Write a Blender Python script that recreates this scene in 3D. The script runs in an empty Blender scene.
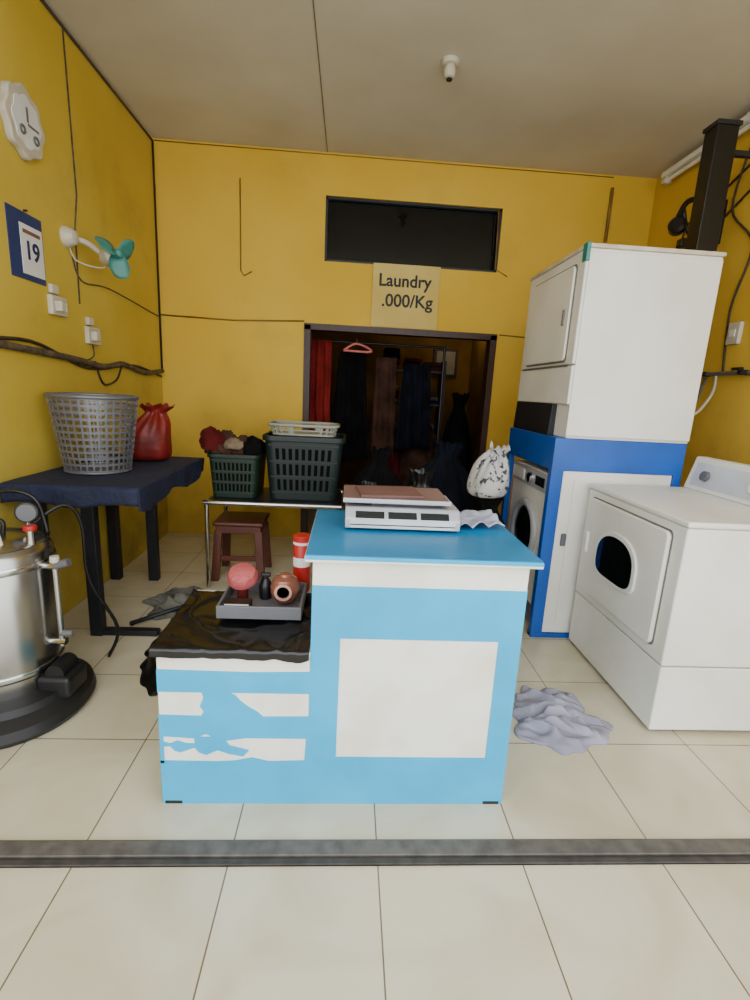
import bpy, math, random
from mathutils import Vector, Matrix, noise
random.seed(7)
scene=bpy.context.scene
# ------------------------------------------------------------------ camera
cam=bpy.data.cameras.new('camera'); co=bpy.data.objects.new('camera',cam); bpy.context.collection.objects.link(co)
p=math.atan(109/490); yaw=math.atan(30.7*math.cos(p)/490); th=math.radians(3)
fw=Vector((math.sin(yaw)*math.cos(p),math.cos(yaw)*math.cos(p),-math.sin(p)))
r0=Vector((math.cos(yaw),-math.sin(yaw),0)); u0=r0.cross(fw)
rt=r0*math.cos(th)+u0*math.sin(th); up=u0*math.cos(th)-r0*math.sin(th)
M=Matrix((rt,up,-fw)).transposed().to_4x4(); M.translation=Vector((0,0,1.5)); co.matrix_world=M
cam.sensor_fit='VERTICAL'; cam.sensor_height=36; cam.lens=36*490/1000; cam.clip_start=.02
scene.camera=co
# ------------------------------------------------------------------ materials
def lin(c):
    return tuple(((v/255)/12.92 if v/255<=.04045 else ((v/255+.055)/1.055)**2.4) for v in c)+(1,)
def mat(name,col,rough=.5,metal=0,var=.12,scale=6,bump=0,bscale=None,col2=None,alpha=1,coat=0,stretch=(1,1,1),detail=6,lo=.35,hi=.65):
    m=bpy.data.materials.new(name); m.use_nodes=True; nt=m.node_tree; N=nt.nodes; L=nt.links
    b=N['Principled BSDF']; b.inputs['Roughness'].default_value=rough; b.inputs['Metallic'].default_value=metal
    if rough>.8: b.inputs['Specular IOR Level'].default_value=.15
    if coat: b.inputs['Coat Weight'].default_value=coat
    tc=N.new('ShaderNodeTexCoord'); mp=N.new('ShaderNodeMapping'); mp.inputs['Scale'].default_value=stretch
    L.new(tc.outputs['Object'],mp.inputs[0])
    n=N.new('ShaderNodeTexNoise'); n.inputs['Scale'].default_value=scale; n.inputs['Detail'].default_value=detail
    L.new(mp.outputs[0],n.inputs['Vector'])
    r=N.new('ShaderNodeValToRGB'); r.color_ramp.elements[0].position=lo; r.color_ramp.elements[1].position=hi
    c=lin(col); c2=lin(col2) if col2 else tuple(v*(1-var*1.6) for v in c[:3])+(1,)
    r.color_ramp.elements[0].color=c2; r.color_ramp.elements[1].color=c
    L.new(n.outputs['Fac'],r.inputs[0]); L.new(r.outputs[0],b.inputs['Base Color'])
    if bump:
        n2=N.new('ShaderNodeTexNoise'); n2.inputs['Scale'].default_value=bscale or scale*4; n2.inputs['Detail'].default_value=5
        L.new(mp.outputs[0],n2.inputs['Vector'])
        bp=N.new('ShaderNodeBump'); bp.inputs['Strength'].default_value=bump; bp.inputs['Distance'].default_value=.02
        L.new(n2.outputs['Fac'],bp.inputs['Height']); L.new(bp.outputs[0],b.inputs['Normal'])
    if alpha<1: b.inputs['Alpha'].default_value=alpha
    return m
def wallmat(name,col,col2,dirt,lowcol=(112,98,62)):
    m=bpy.data.materials.new(name); m.use_nodes=True; nt=m.node_tree; N=nt.nodes; L=nt.links
    b=N['Principled BSDF']; b.inputs['Roughness'].default_value=.95; b.inputs['Specular IOR Level'].default_value=.12
    tc=N.new('ShaderNodeTexCoord')
    n=N.new('ShaderNodeTexNoise'); n.inputs['Scale'].default_value=1.1; n.inputs['Detail'].default_value=5; L.new(tc.outputs['Object'],n.inputs['Vector'])
    r=N.new('ShaderNodeValToRGB'); r.color_ramp.elements[0].position=.35; r.color_ramp.elements[1].position=.65
    r.color_ramp.elements[0].color=lin(col2); r.color_ramp.elements[1].color=lin(col); L.new(n.outputs['Fac'],r.inputs[0])
    n2=N.new('ShaderNodeTexNoise'); n2.inputs['Scale'].default_value=1.6; n2.inputs['Detail'].default_value=7; n2.inputs['Roughness'].default_value=.6; L.new(tc.outputs['Object'],n2.inputs['Vector'])
    r2=N.new('ShaderNodeValToRGB'); r2.color_ramp.elements[0].position=.55; r2.color_ramp.elements[1].position=.85
    r2.color_ramp.elements[0].color=(0,0,0,1); r2.color_ramp.elements[1].color=(.5,.5,.5,1); L.new(n2.outputs['Fac'],r2.inputs[0])
    mx=N.new('ShaderNodeMixRGB'); mx.inputs[2].default_value=lin(dirt); L.new(r2.outputs[0],mx.inputs[0]); L.new(r.outputs[0],mx.inputs[1])
    # wall colour gets darker towards the floor, broken up by noise
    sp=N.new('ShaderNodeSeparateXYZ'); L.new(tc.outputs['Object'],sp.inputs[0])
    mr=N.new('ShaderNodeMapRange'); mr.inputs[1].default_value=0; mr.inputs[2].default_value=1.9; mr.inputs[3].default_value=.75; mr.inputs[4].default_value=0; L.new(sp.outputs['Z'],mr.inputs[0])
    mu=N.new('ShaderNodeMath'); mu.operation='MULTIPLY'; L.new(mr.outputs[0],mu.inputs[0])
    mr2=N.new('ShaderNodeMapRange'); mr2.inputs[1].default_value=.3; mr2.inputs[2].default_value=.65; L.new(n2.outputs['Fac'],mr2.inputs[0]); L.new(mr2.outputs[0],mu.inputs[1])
    mx2=N.new('ShaderNodeMixRGB'); mx2.inputs[2].default_value=lin(lowcol); L.new(mu.outputs[0],mx2.inputs[0]); L.new(mx.outputs[0],mx2.inputs[1]); L.new(mx2.outputs[0],b.inputs['Base Color'])
    n3=N.new('ShaderNodeTexNoise'); n3.inputs['Scale'].default_value=9; L.new(tc.outputs['Object'],n3.inputs['Vector'])
    bp=N.new('ShaderNodeBump'); bp.inputs['Strength'].default_value=.12; bp.inputs['Distance'].default_value=.01; L.new(n3.outputs['Fac'],bp.inputs['Height']); L.new(bp.outputs[0],b.inputs['Normal'])
    return m
def tilemat():
    m=bpy.data.materials.new('cream_floor_tile'); m.use_nodes=True; nt=m.node_tree; N=nt.nodes; L=nt.links
    b=N['Principled BSDF']; tc=N.new('ShaderNodeTexCoord'); mp=N.new('ShaderNodeMapping')
    mp.inputs['Location'].default_value=(48-.15,48-1.86,0); L.new(tc.outputs['Object'],mp.inputs[0])
    br=N.new('ShaderNodeTexBrick'); br.offset=0; br.squash=1
    br.inputs['Scale'].default_value=1; br.inputs['Brick Width'].default_value=.48; br.inputs['Row Height'].default_value=.48
    br.inputs['Mortar Size'].default_value=.0026; br.inputs['Mortar Smooth'].default_value=.1; br.inputs['Bias'].default_value=0
    br.inputs['Color1'].default_value=lin((206,198,172)); br.inputs['Color2'].default_value=lin((199,191,164)); br.inputs['Mortar'].default_value=lin((108,96,74))
    L.new(mp.outputs[0],br.inputs['Vector'])
    n=N.new('ShaderNodeTexNoise'); n.inputs['Scale'].default_value=2.4; n.inputs['Detail'].default_value=8; n.inputs['Distortion'].default_value=1.2; L.new(tc.outputs['Object'],n.inputs['Vector'])
    r=N.new('ShaderNodeValToRGB'); r.color_ramp.elements[0].position=.3; r.color_ramp.elements[1].position=.6
    r.color_ramp.elements[0].color=(.84,.81,.73,1); r.color_ramp.elements[1].color=(1,1,1,1); L.new(n.outputs['Fac'],r.inputs[0])
    mx=N.new('ShaderNodeMixRGB'); mx.blend_type='MULTIPLY'; mx.inputs[0].default_value=1; L.new(br.outputs['Color'],mx.inputs[1]); L.new(r.outputs[0],mx.inputs[2]); L.new(mx.outputs[0],b.inputs['Base Color'])
    b.inputs['Roughness'].default_value=.28
    return m
white=mat('white_enamel',(228,227,222),.35,var=.05,scale=3)
dirtywhite=mat('aged_white_enamel',(226,224,216),.4,col2=(208,205,192),scale=2.2,lo=.25,hi=.6)
offwhite=mat('worn_white_laminate',(230,229,217),.45,col2=(214,211,194),scale=5,lo=.25,hi=.55)
cyan=mat('cyan_vinyl',(0,164,214),.4,var=.08,scale=5)
cyantop=mat('cyan_counter_top',(8,128,182),.35,var=.16,scale=4)
blue=mat('blue_painted_steel',(0,80,172),.4,var=.12,scale=5)
navy=mat('navy_tablecloth',(20,30,62),.8,var=.3,scale=9,bump=.5)
black=mat('black_plastic',(14,14,16),.4,var=.2)
rubber=mat('black_rubber_base',(22,22,24),.5,var=.2)
dark=mat('dark_painted_steel',(26,28,36),.5,var=.3)
film=mat('black_plastic_film',(17,17,19),.26,var=.3,scale=8,bump=.35,bscale=9)
grey=mat('grey_plastic',(98,98,102),.45,var=.1)
decal=mat('pale_console_decal',(200,205,212),.4,var=.1)
silver=mat('silver_plastic',(176,178,184),.35,metal=.2,var=.1)
steel=mat('stainless_steel',(180,178,174),.25,metal=1,var=.15,scale=3,stretch=(1,1,.3))
chrome=mat('chrome',(200,200,200),.15,metal=1,var=.05)
glass=mat('dark_glass',(10,12,14),.06,var=.2)
wood=mat('dark_door_wood',(62,32,20),.5,var=.3,scale=8,stretch=(6,6,1))
brown=mat('brown_plastic',(92,46,32),.45,var=.1)
green=mat('dark_green_plastic',(14,40,26),.5,var=.1)
teal_d=mat('dark_teal_plastic',(12,30,28),.5,var=.1)
teal=mat('teal_plastic',(62,134,124),.45,var=.12)
tealstrip=mat('teal_enamel',(40,132,120),.4,var=.12)
red=mat('red_plastic',(176,28,26),.4,var=.1)
redbag=mat('red_plastic_bag',(132,30,24),.5,var=.3,bump=.3)
pink=mat('pink_bristle',(170,80,82),.6,var=.15,bump=.4,bscale=60)
bronze=mat('bronze_plastic',(150,96,80),.25,metal=.4,var=.1)
paper=mat('white_paper',(222,222,220),.7,var=.04)
signm=mat('yellow_sign_paper',(208,184,100),.6,col2=(196,168,78),scale=3)
ink=mat('black_ink',(12,12,14),.6,var=.05)
cream=mat('cream_electrical_plastic',(200,194,176),.45,var=.1)
cablem=mat('dark_cable',(56,45,30),.6,var=.3)
cabley=mat('painted_cable',(140,108,40),.6,var=.3)
pipeins=mat('dirty_pipe_wrap',(104,88,66),.8,var=.4,scale=20,bump=.5)
lav=mat('grey_lavender_cloth',(160,158,172),.9,col2=(138,136,152),scale=3,bump=.1,bscale=60)
greycloth=mat('grey_cloth',(116,116,106),.9,var=.3,scale=8,bump=.3)
railm=mat('steel_rail',(96,92,86),.6,metal=0,col2=(74,70,66),scale=20)
railgap=mat('rail_groove',(64,60,56),.7,var=.3,scale=20)
plate=mat('mauve_scale_plate',(128,98,96),.4,var=.15)
lcd=mat('lcd_glass',(26,32,32),.2,var=.1)
blackcloth=mat('black_fabric',(15,14,16),.95,var=.5)
darknavy=mat('near_black_navy_fabric',(18,22,34),.95,var=.4)
maroon=mat('maroon_fabric',(92,26,26),.95,var=.3)
curtm=mat('red_curtain_fabric',(130,34,30),.95,var=.3)
brownc=mat('brown_fabric',(74,50,40),.95,var=.4)
navyc=mat('dark_blue_fabric',(30,38,64),.95,var=.3)
tan=mat('tan_fabric',(140,122,98),.95,var=.25)
bagm=mat('black_bin_bag',(10,10,13),.4,var=.3,bump=.2)
ceilm=mat('ceiling_board',(212,210,203),.9,col2=(194,190,178),scale=1.1,lo=.3,hi=.7)
jointm=mat('ceiling_joint',(130,120,98),.85,var=.2)
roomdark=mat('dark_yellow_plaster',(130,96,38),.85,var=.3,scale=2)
tubem=mat('white_fluorescent_tube',(225,228,225),.3,var=.03)
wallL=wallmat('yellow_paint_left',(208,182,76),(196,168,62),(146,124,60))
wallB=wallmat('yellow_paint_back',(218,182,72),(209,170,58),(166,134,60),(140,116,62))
tile=tilemat()
# white-grey printed bag cloth with sparse dark marks
chk=bpy.data.materials.new('white_printed_cloth'); chk.use_nodes=True
_n=chk.node_tree.nodes; _l=chk.node_tree.links; _b=_n['Principled BSDF']; _b.inputs['Roughness'].default_value=.9; _b.inputs['Specular IOR Level'].default_value=.1
_t=_n.new('ShaderNodeTexCoord'); _k=_n.new('ShaderNodeTexNoise'); _k.inputs['Scale'].default_value=26; _k.inputs['Detail'].default_value=2; _l.new(_t.outputs['Object'],_k.inputs['Vector'])
_r=_n.new('ShaderNodeValToRGB'); _r.color_ramp.elements[0].position=.38; _r.color_ramp.elements[1].position=.44
_r.color_ramp.elements[0].color=(.06,.06,.07,1); _r.color_ramp.elements[1].color=(.5,.49,.48,1)
_l.new(_k.outputs['Fac'],_r.inputs[0]); _l.new(_r.outputs[0],_b.inputs['Base Color'])
# ------------------------------------------------------------------ geometry helpers
def mk(name,verts,faces,m,smooth=False,bevel=0,T=None,solid=0):
    me=bpy.data.meshes.new(name); me.from_pydata([tuple(v) for v in verts],[],faces); me.update()
    if T is not None: me.transform(T)
    import bmesh
    bm=bmesh.new(); bm.from_mesh(me); bmesh.ops.recalc_face_normals(bm,faces=bm.faces); bm.to_mesh(me); bm.free()
    if smooth:
        for q in me.polygons: q.use_smooth=True
    me.materials.append(m)
    o=bpy.data.objects.new(name,me); bpy.context.collection.objects.link(o)
    if solid:
        s=o.modifiers.new('s','SOLIDIFY'); s.thickness=solid; s.offset=0
    if bevel:
        b=o.modifiers.new('b','BEVEL'); b.width=bevel; b.segments=3; b.limit_method='ANGLE'; b.angle_limit=math.radians(40)
        for q in me.polygons: q.use_smooth=True
        wn=o.modifiers.new('w','WEIGHTED_NORMAL')
    return o
def box(name,x0,x1,y0,y1,z0,z1,m,bevel=0,T=None):
    v=[(x,y,z) for x in (x0,x1) for y in (y0,y1) for z in (z0,z1)]
    f=[(0,1,3,2),(4,6,7,5),(0,4,5,1),(2,3,7,6),(0,2,6,4),(1,5,7,3)]
    return mk(name,v,f,m,bevel=bevel,T=T)
def boxes(name,lst,m):
    v=[];f=[]
    for (x0,x1,y0,y1,z0,z1) in lst:
        k=len(v); v+=[(x,y,z) for x in (x0,x1) for y in (y0,y1) for z in (z0,z1)]
        f+=[tuple(i+k for i in q) for q in [(0,1,3,2),(4,6,7,5),(0,4,5,1),(2,3,7,6),(0,2,6,4),(1,5,7,3)]]
    return mk(name,v,f,m)
def prism(name,poly,axis,a0,a1,m,bevel=0,T=None):
    def P(u,v,a): return {'X':(a,u,v),'Y':(u,a,v),'Z':(u,v,a)}[axis]
    n=len(poly); v=[P(u,w,a0) for u,w in poly]+[P(u,w,a1) for u,w in poly]
    f=[tuple(range(n)),tuple(range(2*n-1,n-1,-1))]+[(i,(i+1)%n,n+(i+1)%n,n+i) for i in range(n)]
    return mk(name,v,f,m,bevel=bevel,T=T)
def lathe(name,prof,c,m,seg=40,T=None,sx=1,sy=1):
    v=[];f=[]
    for r,z in prof:
        for i in range(seg):
            a=2*math.pi*i/seg; v.append((r*math.cos(a)*sx,r*math.sin(a)*sy,z))
    for j in range(len(prof)-1):
        for i in range(seg):
            k=(i+1)%seg; f.append((j*seg+i,j*seg+k,(j+1)*seg+k,(j+1)*seg+i))
    f.append(tuple(range(seg))); f.append(tuple((len(prof)-1)*seg+i for i in range(seg)))
    T2=Matrix.Translation(c)@(T if T is not None else Matrix())
    o=mk(name,v,f,m,smooth=True,T=T2)
    e=o.modifiers.new('e','EDGE_SPLIT'); e.split_angle=math.radians(35)
    return o
def cyl(name,a,b,r,m,seg=24,r2=None):
    a=Vector(a);b=Vector(b); d=b-a; q=d.to_track_quat('Z','Y').to_matrix().to_4x4()
    return lathe(name,[(r,0),(r if r2 is None else r2,d.length)],a,m,seg,T=q)
def tube(name,pts,r,m,seg=8,smooth=True):
    P=[Vector(q) for q in pts]
    if smooth and len(P)>2:
        Q=[]
        for i in range(len(P)-1):
            p0=P[max(i-1,0)];p1=P[i];p2=P[i+1];p3=P[min(i+2,len(P)-1)]
            for k in range(6):
                t=k/6; Q.append(.5*((2*p1)+(p2-p0)*t+(2*p0-5*p1+4*p2-p3)*t*t+(3*p1-p0-3*p2+p3)*t**3))
        Q.append(P[-1]); P=Q
    v=[];f=[]; n=None
    for i,q in enumerate(P):
        d=(P[min(i+1,len(P)-1)]-P[max(i-1,0)]).normalized()
        if n is None:
            n=d.orthogonal().normalized()
        n=(n-d*n.dot(d)); n=n.normalized() if n.length>1e-5 else d.orthogonal().normalized()
        b=d.cross(n)
        for k in range(seg):
            a=2*math.pi*k/seg; v.append(q+n*math.cos(a)*r+b*math.sin(a)*r)
    for i in range(len(P)-1):
        for k in range(seg):
            l=(k+1)%seg; f.append((i*seg+k,i*seg+l,(i+1)*seg+l,(i+1)*seg+k))
    f.append(tuple(range(seg))); f.append(tuple((len(P)-1)*seg+k for k in range(seg)))
    return mk(name,v,f,m,smooth=True)
def surf(name,nx,ny,fn,m,thick=.004):
    v=[fn(i/nx,j/ny) for j in range(ny+1) for i in range(nx+1)]
    f=[(j*(nx+1)+i,j*(nx+1)+i+1,(j+1)*(nx+1)+i+1,(j+1)*(nx+1)+i) for j in range(ny) for i in range(nx)]
    return mk(name,v,f,m,smooth=True,solid=thick)
def heap(name,c,s,m,seed=0,freq=2.2,amp=.3,sub=5,flat=.25):
    import bmesh
    bm=bmesh.new(); bmesh.ops.create_icosphere(bm,subdivisions=sub,radius=1)
    o3=Vector((seed*7.3,seed*3.1,seed*1.7))
    for v in bm.verts:
        d=v.co.normalized()
        w=noise.noise_vector(d*1.5+o3)*.6
        n=.5+.5*math.cos(noise.noise(d*freq*.8+w+o3)*9)
        n2=.5+.5*math.cos(noise.noise(d*freq*1.6+w*2+o3)*8)
        k=noise.noise(d*1.2+o3)
        r=1+amp*(.42*n+.22*n2-.4)+.35*k*amp*2
        q=d*r; z=max(q.z,-flat)
        v.co=Vector((c[0]+q.x*s[0],c[1]+q.y*s[1],c[2]+(z+flat)*s[2]))
    me=bpy.data.meshes.new(name); bm.to_mesh(me); bm.free()
    for q in me.polygons: q.use_smooth=True
    me.materials.append(m); o=bpy.data.objects.new(name,me); bpy.context.collection.objects.link(o); return o
def sack(name,c,r,h,m,seed=0,neck=.35,slump=0):
    """soft tied bag: round belly, vertical gathers running into a tied neck"""
    prof=[(.55,0),(.88,.04),(1.0,.18),(1.02,.38),(.95,.58),(.78,.74),(.5,.86),(neck*.55,.93),(neck*.75,.98),(neck,1.04)]
    seg=72; v=[];f=[]
    for j,(a_,z) in enumerate(prof):
        g=max(0,(z-.3))/.7
        for i in range(seg):
            a=2*math.pi*i/seg
            fold=math.sin(a*11+seed*2+3*noise.noise(Vector((math.cos(a),math.sin(a),seed))))*.09*g+(.10+slump*.3)*noise.noise(Vector((math.cos(a)*1.3,math.sin(a)*1.3,z*1.6+seed*3)))
            rr=r*a_*(1+fold); v.append((c[0]+rr*math.cos(a)+.05*r*math.sin(z*5+seed)*1.5+slump*r*z*z,c[1]+rr*math.sin(a),c[2]+h*z*(1+(.04+slump*.3)*noise.noise(Vector((math.cos(a)*2,math.sin(a)*2,seed))))))
    for j in range(len(prof)-1):
        for i in range(seg):
            k=(i+1)%seg; f.append((j*seg+i,j*seg+k,(j+1)*seg+k,(j+1)*seg+i))
    f.append(tuple(range(seg)))
    o=mk(name,v,f,m,smooth=True); s=o.modifiers.new('s','SUBSURF'); s.levels=1; s.render_levels=1
    return o
def spread(name,c,rx,ry,h,m,seed=0,rot=0,n=70,fq=1.0):
    o3=Vector((seed*5.1,seed*2.7,0)); cr,sr=math.cos(rot),math.sin(rot)
    def fn(u,v):
        a=2*math.pi*u; edge=1+.42*noise.noise(Vector((math.cos(a)*1.4,math.sin(a)*1.4,seed)))+.22*noise.noise(Vector((math.cos(a)*3.4,math.sin(a)*3.4,seed+3)))
        r=v*edge; x=r*math.cos(a); y=r*math.sin(a)
        wx=.35*noise.noise(Vector((x*1.5,y*1.5,seed))); wy=.35*noise.noise(Vector((x*1.5,y*1.5,seed+9)))
        q=Vector(((x+wx)*.9*fq,(y+wy)*2.0*fq,0))+o3; q2=Vector(((x*.8+y*.9+wx)*1.8*fq,(y*.5-x*.7+wy)*.9*fq,4))+o3
        s1=.5+.5*math.sin(noise.noise(q)*7); s2=.5+.5*math.sin(noise.noise(q2)*8)
        z=h*(.62*s1+.38*s2)*(1-v**3)*(.75+.25*noise.noise(Vector((x,y,seed+2))))+.006
        if v>.985: z=.003
        return (c[0]+(x*rx)*cr-(y*ry)*sr,c[1]+(x*rx)*sr+(y*ry)*cr,c[2]+z)
    return surf(name,160,n,fn,m,.004)
def drape(name,x0,x1,z0,z1,y,m,folds=4,amp=.03,taper=.0,seed=0):
    def fn(u,v):
        k=1-taper*(v); xc=(x0+x1)/2; x=xc+(u-.5)*(x1-x0)*k
        return (x+.01*noise.noise(Vector((u*3,v*4,seed))),y+amp*math.sin(u*folds*2*math.pi+seed+v*1.5)*(1-.5*v)+.03*noise.noise(Vector((u*2,v*3,seed+5))),z0+(z1-z0)*v+.02*math.sin(u*7+seed)*(1-v))
    return surf(name,36,18,fn,m,.006)
def text(name,body,size,T,m,bold=.0):
    cu=bpy.data.curves.new(name,'FONT'); cu.body=body; cu.size=size; cu.extrude=.0015; cu.offset=bold; cu.align_x='LEFT'
    o=bpy.data.objects.new('tmp',cu); bpy.context.collection.objects.link(o)
    dg=bpy.context.evaluated_depsgraph_get(); me=bpy.data.meshes.new_from_object(o.evaluated_get(dg)); bpy.data.objects.remove(o)
    me.transform(T); me.materials.clear(); me.materials.append(m)
    q=bpy.data.objects.new(name,me); bpy.context.collection.objects.link(q); return q
def group(name,objs):
    mn=Vector((1e9,)*3); mx=-mn
    for o in objs:
        for v in o.data.vertices:
            for i in range(3): mn[i]=min(mn[i],v.co[i]); mx[i]=max(mx[i],v.co[i])
    c=(mn+mx)/2; c.z=mn.z
    e=bpy.data.objects.new(name,None); e.empty_display_size=.1; bpy.context.collection.objects.link(e); e.location=c
    for o in objs: o.parent=e; o.location=o.location-c
    return e
def ring(name,c,R,r,m,T=None,seg=48):
    v=[];f=[];T=T if T is not None else Matrix()
    for i in range(seg):
        a=2*math.pi*i/seg
        for k in range(8):
            b=2*math.pi*k/8; v.append(((R+r*math.cos(b))*math.cos(a),(R+r*math.cos(b))*math.sin(a),r*math.sin(b)))
    for i in range(seg):
        for k in range(8):
            j=(i+1)%seg; l=(k+1)%8; f.append((i*8+k,j*8+k,j*8+l,i*8+l))
    return mk(name,v,f,m,smooth=True,T=Matrix.Translation(c)@T)
RX=lambda a:Matrix.Rotation(a,4,'X'); RY=lambda a:Matrix.Rotation(a,4,'Y'); RZ=lambda a:Matrix.Rotation(a,4,'Z')
TR=lambda *c:Matrix.Translation(c)
XL,XR,YB,H=-1.77,2.71,4.85,3.51; YF=.5
# ------------------------------------------------------------------ room shell
box('floor',-6,7,-5,7.6,-.1,0,tile)
box('ceiling',XL-.12,XR+.12,YF,YB+.12,H,H+.1,ceilm)
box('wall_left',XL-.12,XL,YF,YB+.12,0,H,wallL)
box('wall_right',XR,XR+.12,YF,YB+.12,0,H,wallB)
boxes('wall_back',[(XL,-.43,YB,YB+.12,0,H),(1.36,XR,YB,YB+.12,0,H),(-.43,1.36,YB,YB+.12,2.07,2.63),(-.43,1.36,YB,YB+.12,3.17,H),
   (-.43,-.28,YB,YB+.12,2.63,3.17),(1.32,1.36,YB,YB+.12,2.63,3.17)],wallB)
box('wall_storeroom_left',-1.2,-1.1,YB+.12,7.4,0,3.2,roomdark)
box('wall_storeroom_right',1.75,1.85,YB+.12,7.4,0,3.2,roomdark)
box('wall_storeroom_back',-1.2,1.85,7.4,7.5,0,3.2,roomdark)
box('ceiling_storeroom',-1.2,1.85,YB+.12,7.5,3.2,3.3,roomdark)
box('trim_1',-.280,-.274,YF,YB,H-.004,H,jointm)
boxes('door_frame',[(-.45,-.39,YB-.012,YB+.13,0,2.07),(1.32,1.38,YB-.012,YB+.13,0,2.07),(-.45,1.38,YB-.012,YB+.13,2.03,2.085)],wood)
group('window_1',[boxes('frame',[(-.28,1.32,YB+.02,YB+.06,2.63,2.65),(-.28,1.32,YB+.02,YB+.06,3.15,3.17),(-.28,-.26,YB+.02,YB+.06,2.63,3.17),(1.30,1.32,YB+.02,YB+.06,2.63,3.17)],dark),
   box('pane',-.28,1.32,YB+.075,YB+.08,2.63,3.17,glass)])
group('gate_floor_rail',[box('channel',-4,5,1.285,1.37,0,.005,railgap),box('flange_near',-4,5,1.285,1.305,0,.010,railgap,.002),box('flange_far',-4,5,1.315,1.37,0,.012,railm,.003)])
# ------------------------------------------------------------------ counter
yc=1.53
parts=[box('upper_body',-.10,.63,yc+.004,2.08,0,.95,offwhite,.004),
 box('top_board',-.125,.665,yc-.025,2.12,.95,.972,offwhite,.004),
 box('top_laminate',-.122,.662,yc-.022,2.117,.972,.976,cyantop),box('top_edge_vinyl',-.122,.662,yc-.0265,yc-.024,.960,.974,cyan),
 box('lower_body',-.62,-.10,yc+.004,2.02,0,.60,offwhite,.004),
 box('lower_top',-.63,-.10,yc-.01,2.03,.60,.618,offwhite,.003)]
def sticker(n,poly,m,d=.003): return prism(n,poly,'Y',yc+.004-d,yc+.005,m)
parts+=[sticker('blue_upper',[(-.10,.67),(.63,.67),(.63,.86),(-.10,.86)],cyan),
 sticker('blue_bottom',[(-.10,.0),(.63,.0),(.63,.20),(-.10,.20)],cyan),
 sticker('blue_left',[(-.10,.2),(.0,.2),(.0,.67),(-.10,.67)],cyan),
 sticker('blue_right',[(.55,.2),(.63,.2),(.63,.67),(.55,.67)],cyan),
 sticker('blue_stripe_1',[(-.62,.455),(-.10,.455),(-.10,.54),(-.30,.535),(-.62,.54)],cyan),
 sticker('blue_stripe_2',[(-.62,.28),(-.5,.272),(-.46,.29),(-.40,.262),(-.32,.275),(-.10,.275),(-.10,.365),(-.26,.362),(-.285,.385),(-.31,.40),(-.34,.425),(-.355,.445),(-.38,.455),(-.47,.455),(-.465,.435),(-.478,.40),(-.465,.38),(-.475,.362),(-.62,.365)],cyan),
 sticker('blue_torn_patch',[(-.62,.235),(-.60,.238),(-.585,.24),(-.57,.222),(-.55,.215),(-.50,.235),(-.485,.215),(-.46,.205),(-.42,.225),(-.38,.21),(-.33,.20),(-.31,.225),(-.345,.235),(-.38,.245),(-.39,.262),(-.42,.278),(-.50,.278),(-.50,.25),(-.53,.252),(-.56,.262),(-.585,.25),(-.62,.262)],cyan,.0035),
 sticker('blue_stripe_3',[(-.62,0),(-.10,0),(-.10,.185),(-.24,.18),(-.30,.195),(-.36,.182),(-.42,.178),(-.62,.18)],cyan),
 sticker('blue_side',[(-.62,.17),(-.607,.17),(-.607,.28),(-.62,.28)],cyan),
 sticker('blue_inner_edge',[(-.113,.185),(-.10,.185),(-.10,.275),(-.108,.275)],cyan),
 box('foot_left',-.61,-.55,yc+.0,yc+.03,-.0,.012,dark),box('foot_right',.56,.62,yc,yc+.03,0,.012,dark)]
parts+=[box('side_panel_blue_l',-.624,-.62,yc+.01,2.02,0,.17,cyan),box('side_panel_blue_r',.63,.634,yc+.01,2.08,0,.86,cyan)]
group('laundry_service_counter',parts)
def filmfn(u,v):
    x=-.635+u*.532; L=.475; s=v*(L+.05)
    n=noise.noise(Vector((u*4,v*2,1)))
    fold=max(0,1-abs(noise.noise(Vector((u*2.4+v*1.2,v*2.2-u,2))))*4.5)**2+.6*max(0,1-abs(noise.noise(Vector((u*5-v*2,v*4+u,7))))*5)**2
    if s<L: y=1.995-s; z=.6215+.011*fold*min(1,(L-s)*12+.3)+.002
    else:
        k=(s-L); hang=.55+.8*n
        y=1.995-L-.004-.010*abs(noise.noise(Vector((u*9,0,2)))); z=.622-k*hang
    return (x,y,z)
surf('black_plastic_sheet',130,80,filmfn,film,.0015)
def tr(n,*a): return box(n,*a,grey,.003)
group('desk_tray',[tr('base',-.46,-.155,1.715,1.96,.643,.65),tr('rim_front',-.46,-.155,1.71,1.72,.643,.694),tr('rim_back',-.46,-.155,1.955,1.965,.643,.694),
  tr('rim_left',-.465,-.455,1.71,1.965,.643,.694),tr('rim_right',-.16,-.15,1.71,1.965,.643,.694)])
group('round_hair_brush',[lathe('bristle_head',[(.001,-.035),(.04,-.03),(.058,-.01),(.060,.012),(.05,.03),(.03,.038),(.001,.041)],Vector((-.395,1.85,.755)),pink,T=RX(.5)),
   cyl('handle',(-.395,1.85,.652),(-.395,1.85,.74),.022,maroon)])
group('bronze_bowl',[lathe('body',[(.001,-.055),(.035,-.05),(.056,-.018),(.058,.015),(.045,.046),(.024,.056),(.020,.064),(.001,.066)],Vector((-.228,1.85,.71)),bronze),
   lathe('face_ring',[(.034,0),(.034,.006),(.024,.006),(.024,0)],Vector((-.228,1.79,.72)),mat('pale_bronze',(196,152,130),.3,metal=.3),T=RX(math.pi/2))])
group('black_spray_bottle',[lathe('body',[(.024,0),(.026,.05),(.02,.075),(.012,.085),(.012,.095)],Vector((-.312,1.89,.652)),black),box('nozzle',-.33,-.292,1.88,1.90,.743,.76,black,.004)])
group('small_notebook',[box('cover',-.445,-.345,1.735,1.785,.652,.695,brownc,.003),box('pages',-.44,-.35,1.733,1.78,.657,.691,paper)])
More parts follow.
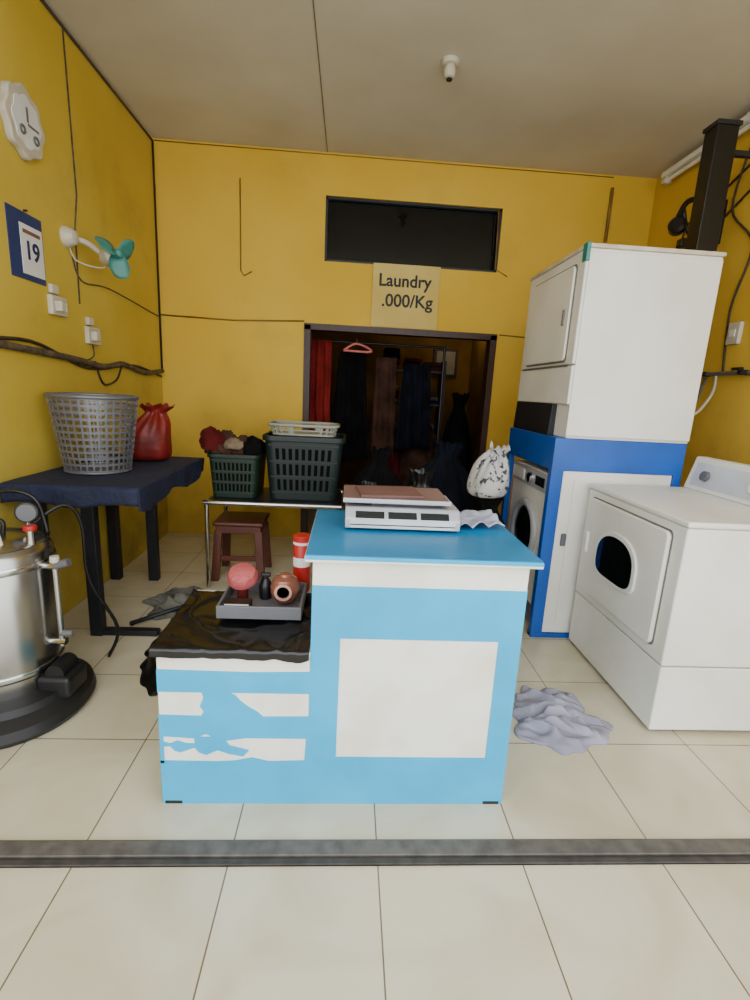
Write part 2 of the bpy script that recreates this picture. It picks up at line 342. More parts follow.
group('red_jar',[lathe('body',[(.032,0),(.036,.01),(.036,.22),(.033,.225)],Vector((-.178,2.01,.634)),red),lathe('label',[(.0367,.12),(.0367,.16)],Vector((-.178,2.01,.634)),paper),
  lathe('lid',[(.037,.225),(.039,.25),(.034,.255)],Vector((-.178,2.01,.634)),red),lathe('lid_band',[(.0375,.217),(.0385,.228)],Vector((-.178,2.01,.634)),paper)])
# ------------------------------------------------------------------ scale
S=[prism('housing',[(1.80,.985),(1.80,1.025),(1.835,1.062),(2.12,1.062),(2.12,.985)],'X',.0,.445,silver,.006)]
S+=[box('lcd_%d'%i,.04+i*.125,.15+i*.125,0,.004,0,.030,lcd,T=TR(0,1.8008,1.0272)@RX(-math.radians(43))) for i in range(3)]
S+=[box('keypad',.02,.425,1.797,1.801,.99,1.02,mat('scale_keypad',(205,208,208),.4)),
    box('trim_strip',.02,.425,1.796,1.8,1.0,1.004,dark)]
S+=[cyl('foot_%d'%i,(x,y,.976),(x,y,.99),.015,black) for i,(x,y) in enumerate([(.03,1.84),(.41,1.84),(.03,2.09),(.41,2.09)])]
S+=[box('plate_support',.1,.36,1.86,2.08,1.06,1.078,dark),
    box('weighing_plate',-.01,.41,1.835,2.13,1.078,1.09,plate,.005),
    box('plate_lip',-.01,.41,1.83,1.838,1.078,1.096,silver,.003),
    box('papers_on_plate',.05,.30,1.88,2.08,1.091,1.101,mat('brown_folder',(112,78,72),.6),T=TR(.17,1.98,0)@RZ(.1)@TR(-.17,-1.98,0))]
group('digital_weighing_scale',S)
def papfn(u,v):
    return (.44+u*.2,1.84+v*.25+.02*u,.985+.035*abs(noise.noise(Vector((u*3,v*3,9))))+.012*u)
surf('loose_receipt_papers',18,18,papfn,mat('receipt_paper',(184,190,210),.7,var=.25,scale=12),.001)
# ------------------------------------------------------------------ front right dryer
dx=1.45
D=[box('cabinet_lower',dx+.004,2.12,1.93,2.80,.02,.345,dirtywhite,.008),box('cabinet_upper',dx,2.12,1.925,2.80,.352,1.0,dirtywhite,.01),
   box('top_lid',dx-.008,2.13,1.915,2.81,1.002,1.03,dirtywhite,.01),
   box('foot_strip',dx+.03,2.1,1.96,2.78,0,.03,dark)]
def doorpoly(y0,y1,z0,z1,r,n=6):
    P=[]
    for cx,cz,a0 in ((y1-r,z1-r,0),(y0+r,z1-r,90),(y0+r,z0+r,180),(y1-r,z0+r,270)):
        for k in range(n+1):
            a=math.radians(a0+90*k/n); P.append((cx+r*math.cos(a),cz+r*math.sin(a)))
    return P
D+=[prism('door_gap',doorpoly(2.005,2.745,.405,.965,.03),'X',dx-.002,dx+.001,mat('seam_shadow',(120,116,104),.7)),
    prism('door',doorpoly(2.012,2.738,.412,.958,.03),'X',dx-.022,dx,dirtywhite,.008)]
ov=[]
for k in range(40):
    a=2*math.pi*k/40; ca,sa=math.cos(a),math.sin(a)
    e=2/(2.3 if sa>0 else 4.2); ov.append((2.38+.20*math.copysign(abs(ca)**e,ca),.68+(.16 if sa>0 else .12)*math.copysign(abs(sa)**e,sa)))
ov2=[(2.38+(y-2.38)*.86,.685+(z-.685)*.84) for y,z in ov]
D+=[prism('window_bezel',ov,'X',dx-.034,dx-.02,white,.005),prism('window_glass',ov2,'X',dx-.0365,dx-.03,glass)]
D+=[box('door_handle',dx-.038,dx-.02,2.68,2.71,.64,.76,white,.005)]
D+=[prism('control_console',[(2.02,1.03),(2.13,1.03),(2.13,1.22),(2.07,1.22)],'Y',1.93,2.80,dirtywhite,.01)]
D+=[prism('console_decal',[(2.026,1.058),(2.0255,1.056),(2.060,1.19),(2.0605,1.188)],'Y',1.97,2.76,decal)]
D+=[lathe('console_knob_%d'%i,[(.03,0),(.028,.02),(.0,.022)],Vector((2.038,y,1.12)),grey if i else white,T=RY(-math.radians(75))) for i,y in enumerate((2.3,2.65))]
group('front_load_clothes_dryer',D)
# ------------------------------------------------------------------ stacked dryer on washer stand
K=[]
sx0,sx1,sy0,sy1=1.22,2.03,2.84,3.68
K+=[box('blue_post_near',sx0,sx0+.075,sy0,sy0+.05,0,1.1,blue,.004),box('blue_post_right',sx1-.05,sx1,sy0,sy0+.05,0,1.1,blue,.004),
    box('blue_base_rail',sx0,sx1,sy0-.002,sy0+.05,0,.028,blue,.004),box('blue_post_far',sx0,sx0+.04,sy1-.05,sy1,0,1.1,blue),
    box('blue_deck',sx0,sx1,sy0,sy1,1.09,1.285,blue,.006),
    box('lower_panel',sx0+.08,sx1-.05,sy0+.012,sy0+.06,.03,1.09,dirtywhite,.006),
    box('lower_panel_door',sx0+.15,sx1-.06,sy0+.004,sy0+.014,.12,1.04,dirtywhite,.006),
    box('panel_latch',sx0+.115,sx0+.15,sy0-.004,sy0+.012,.62,.70,grey,.008),
    box('lower_shell',sx0+.62,sx1,sy0+.06,sy1,.05,1.09,dirtywhite)]
K+=[prism('control_band',[(sx0+.02,1.285),(sx0+.03,1.48),(sx1-.02,1.48),(sx1-.02,1.285)],'Y',sy0+.18,sy1,dark,.004),
    box('band_shoulder',sx0+.06,sx1,sy0,sy0+.2,1.285,1.49,dirtywhite,.006),
    box('dryer_lower_body',sx0+.035,sx1,sy0-.01,sy1+.01,1.48,1.70,dirtywhite,.008),
    box('dryer_upper_body',sx0+.035,sx1,sy0-.01,sy1+.01,1.705,2.32,dirtywhite,.012),
    box('near_side_panel',sx0+.05,sx1-.005,sy0-.018,sy0-.008,1.30,2.30,dirtywhite,.006),
    box('top_cap',sx0+.03,sx1+.005,sy0-.02,sy1+.02,2.318,2.34,mat('stained_top_trim',(206,200,184),.5,col2=(180,164,140),scale=8),.005),
    box('teal_corner',sx0+.028,sx0+.05,sy0-.022,sy0+.03,2.25,2.345,tealstrip,.004),
    prism('dryer_door_gap',doorpoly(sy0+.08,sy1-.1,1.72,2.26,.03),'X',sx0+.03,sx0+.036,mat('seam_shadow_b',(110,108,98),.7)),
    prism('dryer_door',doorpoly(sy0+.09,sy1-.11,1.73,2.25,.03),'X',sx0+.018,sx0+.034,dirtywhite,.006),
    box('door_pull',sx0+.008,sx0+.02,sy0+.14,sy0+.16,1.93,2.02,grey,.004),
    box('lint_panel_line',sx0+.03,sx0+.037,sy0+.05,sy1-.05,1.695,1.707,grey)]
group('stacked_commercial_dryer',K)
W=[box('cabinet',1.265,1.80,2.925,3.62,.03,1.05,white,.012),
   box('control_panel',1.255,1.27,2.93,3.615,.92,1.04,silver,.004),
   box('display',1.251,1.257,3.0,3.15,.95,1.01,lcd),box('detergent_drawer',1.25,1.257,3.36,3.6,.94,1.02,white,.004),
   lathe('program_knob',[(.035,0),(.033,.02),(0,.022)],Vector((1.256,3.24,.98)),chrome,T=RY(-math.pi/2)),
   ring('door_ring',Vector((1.262,3.27,.60)),.20,.03,silver,T=RY(math.pi/2)),
   lathe('door_glass',[(.18,0),(.15,.02),(.08,.035),(0,.04)],Vector((1.262,3.27,.60)),glass,T=RY(-math.pi/2)),
   box('kick_plate',1.26,1.267,2.95,3.6,.04,.16,grey)]
W+=[cyl('foot_%d'%i,(x,y,0),(x,y,.035),.02,black) for i,(x,y) in enumerate([(1.32,2.98),(1.32,3.57),(1.75,2.98),(1.75,3.57)])]
group('front_load_washing_machine',W)
DU=[box('riser',2.17,2.31,3.30,3.42,1.55,3.20,black,.006),box('inlet',2.031,2.2,3.31,3.41,1.6,1.72,black,.004),
    box('cap',2.16,2.32,3.29,3.43,3.19,3.215,dark,.004),box('wall_bracket_arm',2.31,2.71,3.34,3.38,3.05,3.08,dark,.004),
    box('collar',2.155,2.325,3.285,3.435,2.42,2.46,dark,.004)]
group('exhaust_duct',DU)
group('fluorescent_lamp',[box('housing',2.60,2.68,3.0,4.6,3.41,3.45,white,.005),cyl('tube',(2.64,3.05,3.385),(2.64,4.55,3.385),.016,tubem),box('end_cap_a',2.61,2.67,3.0,3.05,3.36,3.43,cream,.004),box('end_cap_b',2.61,2.67,4.55,4.6,3.36,3.43,cream,.004),box('mount',2.62,2.71,3.6,3.7,3.42,3.47,white)])
def fan(name,c,wall,R,bm_,body,T,nb=3):
    pr=[]; c=Vector(c)
    pr.append(lathe('hub',[(R*.16,-.03),(R*.2,0),(R*.16,.03),(0,.04)],c,bm_,T=T))
    pr.append(lathe('motor',[(R*.3,-.14),(R*.36,-.12),(R*.36,-.05),(R*.2,-.03)],c,body,T=T))
    for i in range(nb):
        a=2*math.pi*i/nb+.5
        v=[];f=[]
        for j in range(7):
            r=R*(.18+.8*j/6); w=R*(.10+.24*math.sin(math.pi*min(1,j/6*.75+.1)))
            for k in range(5):
                t=(k/4-.5)*2; v.append((r-abs(t)**3*0.02,t*w+.1*r*j/6,.03*t))
        for j in range(6):
            for k in range(4): f.append((j*5+k,j*5+k+1,(j+1)*5+k+1,(j+1)*5+k))
        pr.append(mk('blade_%d'%(i+1),v,f,bm_,smooth=True,T=Matrix.Translation(c)@T@RZ(a),solid=.004))
    back=c+(T@Vector((0,0,-.13)))
    w=Vector(wall)
    pr.append(tube('arm',[w,(w+back)/2+Vector((0,0,.03)),back],.018,body))
    pr.append(lathe('wall_base',[(.06,0),(.06,.02),(.04,.06),(.02,.07)],w,body,T=RY(math.pi/2)))
    pr.append(tube('cord',[back,back+Vector((-.03,0,-.06)),(w.x+.03,w.y+.05,w.z-.12),(w.x+.015,w.y,w.z-.02)],.005,body))
    return group(name,pr)
def face(d):
    return Vector(d).normalized().to_track_quat('Z','Y').to_matrix().to_4x4()
fan('wall_fan',(-1.50,3.44,2.26),(XL,3.36,2.32),.150,teal,cream,face((.8,-.6,.1)))
group('black_wall_bracket',[box('wall_plate',XR-.02,XR,3.85,3.97,2.70,3.0,black,.005),tube('arm_a',[(XR-.01,3.91,2.95),(2.55,3.9,3.0),(2.42,3.88,2.97),(2.36,3.87,2.84)],.020,black),
   tube('arm_b',[(XR-.01,3.91,2.76),(2.56,3.9,2.74),(2.46,3.88,2.78),(2.40,3.88,2.92)],.016,black),lathe('swivel_head',[(.05,-.04),(.06,-.02),(.06,.03),(.04,.05)],Vector((2.37,3.87,2.80)),black,T=face((-.5,-.6,.2))),
   box('clamp',2.40,2.56,3.84,3.90,2.66,2.72,black,.01),tube('loose_lead',[(2.5,3.88,2.72),(2.36,3.85,2.62),(2.45,3.83,2.52),(2.6,3.85,2.60),(XR-.01,3.9,2.72)],.008,black)])
group('ceiling_lamp_holder',[lathe('rose',[(.055,0),(.05,-.025),(.035,-.03)],Vector((.54,3.52,H)),cream),lathe('socket',[(.03,-.03),(.036,-.05),(.032,-.09),(.022,-.095)],Vector((.54,3.52,H)),cream),
   lathe('bulb_base',[(.018,-.095),(.018,-.105),(.0,-.108)],Vector((.54,3.52,H)),dark)])
# ------------------------------------------------------------------ sign
yS=YB-.014
group('laundry_price_sign',[box('board',.17,.79,yS-.004,yS,2.09,2.64,signm),
  text('title','Laundry',.15,TR(.222,yS-.006,2.45)@RX(math.pi/2),ink,.0034),text('price','.000/Kg',.155,TR(.258,yS-.006,2.275)@RX(math.pi/2),ink,.0028),
  box('hook',.46,.49,yS,YB,2.55,2.6,cream)])
def bcable(n,pts,r,m): return tube(n,[(x,YB-r,z) for x,z in pts],r,m,smooth=False)
group('back_wall_wiring',[bcable('line_a',[(-1.76,2.08),(-1.1,2.07),(-.45,2.10)],.007,cabley),bcable('line_b',[(-1.03,3.25),(-1.03,2.5),(-1.0,2.46),(-.93,2.5)],.006,cabley),
  bcable('line_c',[(-1.75,3.49),(2.3,3.49)],.004,cabley),bcable('line_d',[(1.4,2.08),(1.75,2.07)],.006,cabley),bcable('line_e',[(1.28,3.16),(1.3,2.66),(1.42,2.6)],.005,cabley),
  bcable('conduit',[(2.3,3.4),(2.3,2.95)],.016,cabley)])
def lc(n,pts,r,m,sm=False): return tube(n,[(XL+r*1.1,y,z) for y,z in pts],r,m,smooth=sm)
group('left_wall_wiring',[lc('ceiling_run',[(2.0,3.49),(4.83,3.48),(4.83,1.6)],.009,cablem),lc('drop',[(3.5,3.48),(3.52,2.6),(3.47,2.4),(3.46,1.95)],.005,pipeins),
   lc('fan_lead',[(3.4,2.28),(3.5,2.1),(3.9,2.12),(4.8,2.06)],.005,pipeins,True),
   lc('bundle_a',[(1.9,1.66),(2.7,1.63),(3.3,1.60),(3.7,1.57),(4.0,1.60),(4.4,1.55),(4.8,1.58)],.020,pipeins,True),lc('bundle_b',[(2.3,1.62),(2.9,1.67),(3.5,1.55),(4.2,1.60),(4.8,1.53)],.010,cablem,True),
   lc('socket_lead',[(3.55,1.8),(3.6,1.65),(3.5,1.6)],.005,pipeins,True),lc('hang_lead',[(3.6,1.6),(3.7,1.45),(3.9,1.48),(4.0,1.58)],.007,cablem,True)])
for i,(y0,z0) in enumerate([(3.11,1.84),(3.5,1.71)]):
    group('wall_socket',[box('plate',XL,XL+.03,y0,y0+.16,z0,z0+.11,cream,.006),box('plug',XL+.03,XL+.07,y0+.02,y0+.07,z0+.02,z0+.08,cream,.008),box('switch',XL+.03,XL+.037,y0+.1,y0+.14,z0+.03,z0+.08,white,.003),
       box('upper_plate',XL,XL+.025,y0+.02,y0+.09,z0+.12,z0+.17,cream,.005)])
group('wall_calendar',[box('backing',XL,XL+.006,2.82,3.11,1.99,2.33,mat('calendar_blue',(24,50,110),.5)),box('page',XL+.006,XL+.009,2.91,3.10,2.02,2.27,paper),
  text('date','19',.13,TR(XL+.010,2.935,2.10)@RZ(math.pi/2)@RX(math.pi/2),mat('calendar_ink',(30,45,90),.6),.003),box('header',XL+.009,XL+.010,2.93,3.08,2.225,2.245,mat('calendar_red',(130,80,80),.5)),cyl('nail',(XL,2.97,2.34),(XL+.02,2.97,2.34),.005,dark)])
cyk,czk=3.0,2.765
cv=[]
for k in range(72):
    a=2*math.pi*k/72; r=.165+.010*math.cos(8*a); cv.append((cyk+r*math.cos(a)*.95,czk+r*math.sin(a)))
cv2=[(cyk+(y-cyk)*.72,czk+(z-czk)*.72) for y,z in cv]
group('wall_clock',[prism('body',cv,'X',XL,XL+.04,cream,.01),prism('dial',cv2,'X',XL+.04,XL+.045,paper),
  box('hour_hand',XL+.045,XL+.049,cyk-.006,cyk+.006,czk,czk+.07,grey),box('minute_hand',XL+.045,XL+.049,cyk,cyk+.09,czk-.014,czk-.004,grey),
  ring('knob_a',Vector((XL+.048,cyk-.05,czk-.05)),.018,.006,grey,T=RY(math.pi/2)),ring('knob_b',Vector((XL+.048,cyk+.06,czk-.06)),.018,.006,grey,T=RY(math.pi/2))])
group('right_wall_wiring',[tube('lead_a',[(XR-.01,3.7,3.3),(XR-.03,3.75,2.9),(XR-.02,3.5,2.6),(XR-.01,3.6,2.2),(XR-.01,3.55,1.75)],.008,cablem),
   tube('lead_b',[(XR-.01,3.2,3.2),(XR-.01,3.5,3.05),(XR-.01,4.2,2.7)],.008,cablem),tube('lead_c',[(XR-.01,3.3,3.3),(XR-.01,4.1,3.0),(XR-.01,4.3,2.9),(XR-.01,4.35,2.4)],.008,cablem),
   tube('hose_a',[(XR-.02,3.6,1.75),(XR-.1,3.5,1.6),(XR-.25,3.45,1.45),(XR-.4,3.45,1.55),(2.1,3.5,1.5)],.01,cream),
   tube('hose_b',[(XR-.02,3.7,1.72),(XR-.2,3.6,1.35),(XR-.35,3.6,1.3),(2.08,3.6,1.35)],.01,grey)])
group('wall_water_taps',[cyl('pipe',(XR-.03,3.0,1.75),(XR-.03,4.3,1.75),.015,grey),cyl('tap_a',(XR-.09,3.3,1.75),(XR,3.3,1.75),.018,dark),cyl('tap_b',(XR-.09,3.7,1.75),(XR,3.7,1.75),.018,dark),box('lever_a',XR-.12,XR-.09,3.26,3.34,1.76,1.78,black,.004),box('lever_b',XR-.12,XR-.09,3.66,3.74,1.76,1.78,red,.004)])
group('wall_socket',[box('plate',XR-.03,XR,3.45,3.56,1.95,2.1,cream,.006),box('switch',XR-.037,XR-.03,3.48,3.53,2.0,2.05,white,.003)])
# ------------------------------------------------------------------ left table
TZ=.945; TL=1.17; TX=-1.07
def clothfn(u,v):
    L=TL; D=.10; s=v*(L+D)
    x=-1.755+u*(TX+1.755)
    if s<D: return (x,2.53-.008*math.sin(u*16),TZ-D+s+.012*math.sin(u*9)*(1-s/D))
    return (x,2.53+(s-D),TZ+.003*noise.noise(Vector((x*5,s*5,0))))
def sidefn(u,v):
    y=2.53+u*TL; return (TX+.002+.010*math.sin(u*24)*(1-v),y,TZ-.12*(1-v)*(1+.2*math.sin(u*11)))
T_=[box('top_board',-1.75,TX-.02,2.55,2.53+TL-.02,TZ-.035,TZ-.006,dark,.004),surf('tablecloth',50,70,clothfn,navy,.004),surf('cloth_side_drop',60,10,sidefn,navy,.004)]
for i,(x,y) in enumerate([(-1.44,2.76),(-1.44,3.62),(-1.72,3.62),(-1.72,2.76)]):
    T_.append(box('leg_%d'%(i+1),x-.035,x+.035,y-.03,y+.03,0,TZ-.03,dark,.004))
T_+=[box('foot_bar',-1.46,-1.09,2.74,2.79,0,.035,dark,.003),box('rail_back',-1.46,-1.42,2.76,3.6,.85,.9,dark),box('rail_low',-1.735,-1.705,2.78,3.6,.85,.9,dark)]
group('ironing_table',T_)
def basket(name,c,r0_,r1_,h,m,rows=13,cols=56,sx=1,sy=1,rect=False):
    v=[];f=[]; c=Vector(c); R=2*rows+1; Cn=2*cols
    def pt(i,j):
        ii=i+(.22 if i%2==0 else -.22)
        a=2*math.pi*ii/Cn; t=max(0,min(1,(j+(.15 if j%2==0 else -.15)) /R)) if 0<j<R else j/R; r=r0_+(r1_-r0_)*t
        ca,sa=math.cos(a),math.sin(a)
        if rect:
            e=.35; return (c.x+sx*r*math.copysign(abs(ca)**e,ca),c.y+sy*r*math.copysign(abs(sa)**e,sa),c.z+h*t)
        return (c.x+sx*r*ca,c.y+sy*r*sa,c.z+h*t)
    for j in range(R+1):
        for i in range(Cn): v.append(pt(i,j))
    for j in range(R):
        for i in range(Cn):
            if j%2==1 and i%2==1 and j>0 and j<R-1: continue
            k=(i+1)%Cn; f.append((j*Cn+i,j*Cn+k,(j+1)*Cn+k,(j+1)*Cn+i))
    f.append(tuple(range(Cn)))
    a=mk('mesh_wall',v,f,m,solid=.004)
    rim=[pt(i,R) for i in range(Cn)]
    b=tube('rim',rim+[rim[0]],.011,m,smooth=False)
    cc=tube('base_rim',[pt(i,0) for i in range(Cn)]+[pt(0,0)],.006,m,smooth=False)
    return group(name,[a,b,cc])
basket('laundry_basket',(-1.49,3.0,TZ+.012),.175,.235,.43,mat('grey_basket_plastic',(112,113,118),.35,metal=.3,var=.1),rows=11,cols=34)
sack('red_plastic_bag',(-1.38,3.48,TZ+.004),.15,.36,redbag,seed=3,neck=.7,slump=.35)
# ------------------------------------------------------------------ bench, bins, stool
B=[]
bx0,bx1=-1.02,-.03
for x in (bx0+.02,bx1-.02):
    for y in (3.5,4.05): B.append(cyl('leg',(x,y,0),(x,y,.66),.016,chrome))
B+=[cyl('rail_front',(bx0,3.48,.66),(bx1,3.48,.66),.018,chrome),cyl('rail_back',(bx0,4.05,.655),(bx1,4.05,.655),.018,chrome),cyl('rail_l',(bx0+.02,3.5,.655),(bx0+.02,4.05,.655),.014,chrome),cyl('rail_r',(bx1-.02,3.5,.655),(bx1-.02,4.05,.655),.014,chrome),
    box('shelf',bx0+.02,bx1-.02,3.51,4.04,.655,.672,dark,.003)]
group('metal_bench',B)
def bin_(name,x0,x1,y0,y1,z0,z1,m):
    cx,cy=(x0+x1)/2,(y0+y1)/2; hx,hy=(x1-x0)/2,(y1-y0)/2
    v=[];f=[]
    P=doorpoly(-1,1,-1,1,.25); n=len(P)
    prof=[(.86,0),(.98,.92),(1.04,.92),(1.04,1.0),(.98,1.0),(.86,.05)]
    for s,t in prof:
        for a,b in P: v.append((cx+a*hx*s,cy+b*hy*s,z0+(z1-z0)*t))
    for j in range(len(prof)-1):
        for i in range(n): k=(i+1)%n; f.append((j*n+i,j*n+k,(j+1)*n+k,(j+1)*n+i))
    f.append(tuple(range(n))); f.append(tuple((len(prof)-1)*n+i for i in range(n)))
    parts=[mk('shell',v,f,m,bevel=.004)]
    dz=z1-z0
    slot=mat('slot_recess_'+m.name,(5,7,7),.9)
    ns=9
    for r_ in range(3):
        ta,tb=.16+.24*r_,.33+.24*r_
        for i in range(ns):
            u=-.68+1.36*i/(ns-1); w=.045
            vs=[]
            for t in (ta,tb):
                s=.86+.12*t/.92; yy=cy-hy*s-.0015
                for q in (u-w,u+w): vs.append((cx+q*hx*s,yy,z0+dz*t))
            parts.append(mk('slot',vs,[(0,1,3,2)],slot,solid=.002))
    for t in (.12,.37,.61,.86):
        s=.86+.12*t/.92; parts.append(box('rib',cx-hx*s*.9,cx+hx*s*.9,cy-hy*s-.006,cy-hy*s+.004,z0+dz*t-.004,z0+dz*t+.004,m))
    return group(name,parts)
bin_('storage_basket',-1.01,-.64,3.56,3.98,.674,1.0,green)
bin_('storage_basket.001',-.61,-.03,3.56,4.0,.674,1.15,teal_d)
basket('plastic_rack_basket',(-.33,3.78,1.155),.23,.255,.07,mat('pale_rack_plastic',(150,152,138),.5),rows=2,cols=26,sx=1.0,sy=.7,rect=True)
group('clothes_pile',[heap('c1',(-.93,3.77,.98),(.15,.14,.13),brownc,1),heap('c2',(-.76,3.74,.98),(.13,.12,.11),brownc,2,sub=4),heap('c3',(-1.0,3.72,1.02),(.10,.11,.12),maroon,4,sub=4),heap('c4',(-.84,3.68,1.03),(.08,.07,.06),tan,5,sub=4),heap('c5',(-.70,3.7,1.0),(.09,.09,.10),blackcloth,7,sub=4)])
ST=[box('seat',-1.0,-.62,3.62,3.98,.44,.475,brown,.015),box('skirt',-.98,-.64,3.64,3.96,.38,.44,brown,.006)]
for i,(sx_,sy_) in enumerate([(-1,-1),(1,-1),(-1,1),(1,1)]):
    cx,cy=-.81,3.8
    v=[];
    for z,o in ((0,1.18),(.40,1.0)):
        for a,b in ((-.03,-.02),(.03,-.02),(.03,.02),(-.03,.02)): v.append((cx+sx_*.15*o+a,cy+sy_*.14*o+b,z))
    ST.append(mk('leg_%d'%(i+1),v,[(0,1,2,3),(4,5,6,7),(0,1,5,4),(1,2,6,5),(2,3,7,6),(3,0,4,7)],brown,bevel=.005))
ST.append(box('stretcher',-.97,-.66,3.64,3.66,.16,.20,brown,.003))
group('plastic_stool',ST)
spread('grey_floor_cloth',(-1.08,3.2,0),.26,.2,.12,greycloth,seed=6)
spread('black_floor_bag',(-.80,2.62,0),.34,.42,.14,bagm,seed=8)
tube('broom_handle',[(-1.30,2.86,.02),(-.75,3.35,.06)],.014,dark,smooth=False)
# ------------------------------------------------------------------ sacks behind counter
group('black_laundry_sacks',[sack('sack_1',(.26,3.78,0),.27,1.02,blackcloth,1,.3),sack('sack_2',(.78,3.85,0),.33,1.08,darknavy,2,.34),sack('sack_3',(.50,3.35,0),.25,.93,bagm,3,.35),
   sack('sack_4',(.98,3.28,0),.20,.80,blackcloth,4,.5),sack('sack_5',(.16,3.22,0),.18,.86,bagm,5,.3)])
sack('printed_cloth_bundle',(.95,3.22,.835),.125,.33,chk,seed=18,neck=.55,slump=.55)
spread('crumpled_floor_cloth',(1.03,2.03,0),.23,.22,.085,lav,seed=22,rot=-.3,fq=1.2,n=90)
# ------------------------------------------------------------------ steam boiler
cx,cy=-1.53,2.12
G=[lathe('base_dish',[(.28,0),(.30,.03),(.29,.07),(.24,.10),(.23,.13)],Vector((-1.46,2.08,.0)),rubber,sx=1,sy=1.1),
   lathe('tank',[(.21,.12),(.225,.13),(.225,.74),(.215,.76),(.19,.78)],Vector((cx,cy,0)),steel,seg=64),
   lathe('tank_band_a',[(.229,.2),(.231,.205),(.231,.225),(.229,.23)],Vector((cx,cy,0)),chrome,seg=64),lathe('tank_band_b',[(.229,.68),(.231,.685),(.231,.705),(.229,.71)],Vector((cx,cy,0)),chrome,seg=64),
   lathe('lid',[(.2,.775),(.14,.80),(.06,.815),(0,.815)],Vector((cx,cy,0)),steel,seg=64),
   tube('lid_handle',[(cx-.05,cy,.81),(cx-.05,cy,.87),(cx+.05,cy,.87),(cx+.05,cy,.81)],.01,black),
   cyl('gauge_stem',(cx+.13,cy+.05,.79),(cx+.13,cy+.05,.87),.01,chrome),lathe('pressure_gauge',[(.045,-.012),(.045,.012),(.04,.014)],Vector((cx+.13,cy+.05,.90)),dark,T=face((.3,-1,0))),
   lathe('gauge_face',[(.038,.012),(.038,.0155),(0,.0155)],Vector((cx+.13,cy+.05,.90)),grey,T=face((.3,-1,0))),
   cyl('valve_body',(cx+.18,cy-.02,.74),(cx+.18,cy-.02,.84),.018,chrome),lathe('valve_wheel',[(.026,0),(.028,.01),(.026,.02)],Vector((cx+.18,cy-.02,.84)),red),
   cyl('sight_tube',(cx+.27,cy-.02,.30),(cx+.27,cy-.02,.70),.012,chrome),cyl('sight_top',(cx+.2,cy-.02,.68),(cx+.29,cy-.02,.68),.016,chrome),cyl('sight_bottom',(cx+.2,cy-.02,.32),(cx+.29,cy-.02,.32),.016,chrome),
   cyl('tap_handle',(cx+.27,cy-.02,.68),(cx+.33,cy-.02,.70),.018,grey),cyl('tap_handle_b',(cx+.27,cy-.02,.36),(cx+.32,cy-.02,.36),.014,grey),lathe('tap_cap',[(.02,0),(.018,.025)],Vector((cx+.27,cy-.02,.70)),cream),
   tube('steam_hose',[(cx+.1,cy+.1,.82),(cx+.2,cy+.2,.90),(cx+.25,cy+.25,.8),(cx+.25,cy+.28,.5),(cx+.34,cy+.35,.2),(cx+.28,cy+.36,.02)],.009,black),
   tube('hose_b',[(cx-.1,cy-.05,.82),(cx-.05,cy-.05,.92),(cx+.06,cy-.08,.90),(cx+.11,cy-.1,.78)],.010,cream),
   tube('hose_c',[(cx-.12,cy+.08,.82),(cx-.02,cy+.10,.97),(cx+.12,cy+.12,.95),(cx+.17,cy+.12,.78)],.009,black),
   box('pump_box',cx+.2,cx+.34,2.0,2.16,.085,.19,rubber,.02),cyl('pump_motor',(cx+.27,2.02,.20),(cx+.27,2.14,.20),.04,rubber)]
group('steam_boiler',G)
# ------------------------------------------------------------------ storeroom contents
group('clothes_rail',[cyl('rod',(-1.05,5.35,1.98),(.98,5.35,1.98),.012,black),cyl('post_a',(-1.05,5.35,0),(-1.05,5.35,2.0),.014,black),cyl('post_b',(.98,5.35,0),(.98,5.35,2.0),.014,black)])
group('hanging_clothes',[drape('curtain',-.44,-.2,.4,1.97,5.15,curtm,3,.03,seed=1),drape('garment_a',-.2,.22,.75,1.88,5.32,blackcloth,3,.03,.35,seed=2),drape('garment_b',.24,.5,.8,1.85,5.33,brownc,2,.03,.2,seed=3),
   drape('garment_c',.5,.9,.9,1.80,5.36,darknavy,3,.03,.3,seed=4)])
def hanger(x,z,m):
    return group('clothes_hanger',[tube('wire',[(x-.13,5.12,z-.07),(x,5.12,z),(x+.15,5.12,z-.07),(x-.13,5.12,z-.07)],.012,m,smooth=True),tube('hook',[(x,5.12,z),(x,5.2,z+.05),(x,5.335,z+.045)],.005,m)])
hanger(0.05,1.95,mat('red_hanger',(210,110,100),.4))
SH=[]
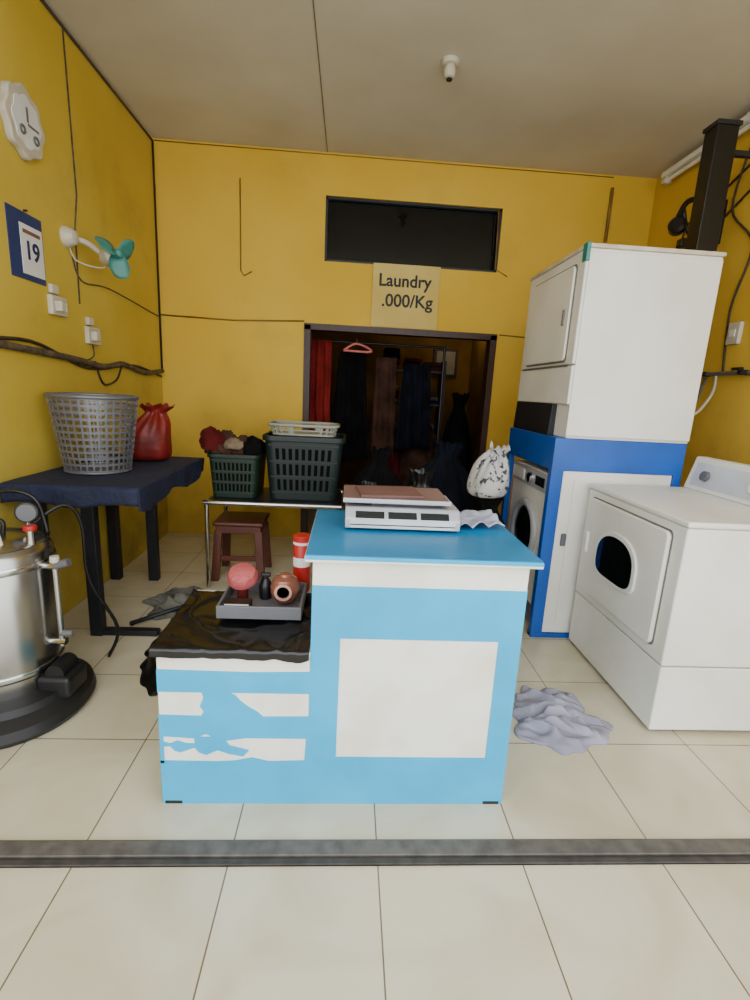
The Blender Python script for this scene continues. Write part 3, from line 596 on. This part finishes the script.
for z in (.5,.95,1.35,1.75): SH.append(box('board',.35,1.15,6.2,6.6,z,z+.025,wood))
SH+=[box('side_a',.33,.355,6.2,6.6,0,1.9,wood),box('side_b',1.15,1.175,6.2,6.6,0,1.9,wood)]
cols=[maroon,tan,brownc,navyc,greycloth,blackcloth,brownc]
k=0
for z in (.975,1.375,1.775):
    for x in (.40,.66,.90):
        zz=z
        for q in range(random.randint(2,4)):
            hgt=random.uniform(.04,.07); SH.append(box('folded_garment_%d'%k,x+random.uniform(0,.02),x+.2+random.uniform(-.02,.02),6.23,6.5,zz,zz+hgt,random.choice(cols),.015)); zz+=hgt; k+=1
group('storage_shelf',SH)
group('dark_laundry_heap',[sack('h1',(.85,5.75,0),.26,1.3,brownc,31,.5),sack('h2',(1.3,5.8,0),.2,1.45,blackcloth,32,.5),heap('h3',(.45,5.75,0),(.22,.18,.8),maroon,33,flat=.4)])
group('window_2',[box('frame',1.2,1.55,7.36,7.4,1.75,2.15,wood),box('pane',1.24,1.51,7.35,7.36,1.79,2.11,mat('frosted_pane',(150,140,110),.6))])
# ------------------------------------------------------------------ light : overcast sky, brighter on the street side
w=bpy.data.worlds.new('world'); scene.world=w; w.use_nodes=True
nt=w.node_tree; bg=nt.nodes['Background']; bg.inputs[0].default_value=(.94,.97,1,1)
tc=nt.nodes.new('ShaderNodeTexCoord'); sp=nt.nodes.new('ShaderNodeSeparateXYZ'); nt.links.new(tc.outputs['Generated'],sp.inputs[0])
mr=nt.nodes.new('ShaderNodeMapRange'); mr.inputs[1].default_value=-1; mr.inputs[2].default_value=1; mr.inputs[3].default_value=4.7; mr.inputs[4].default_value=.85
nt.links.new(sp.outputs['Y'],mr.inputs[0]); nt.links.new(mr.outputs[0],bg.inputs[1])
l=bpy.data.lights.new('storeroom_fill','POINT'); l.energy=6; l.color=(1,.8,.55); l.shadow_soft_size=.06  # unseen lamp added to brighten the storeroom behind the doorway
lo=bpy.data.objects.new('storeroom_fill',l); bpy.context.collection.objects.link(lo); lo.location=(1.45,6.7,2.5)
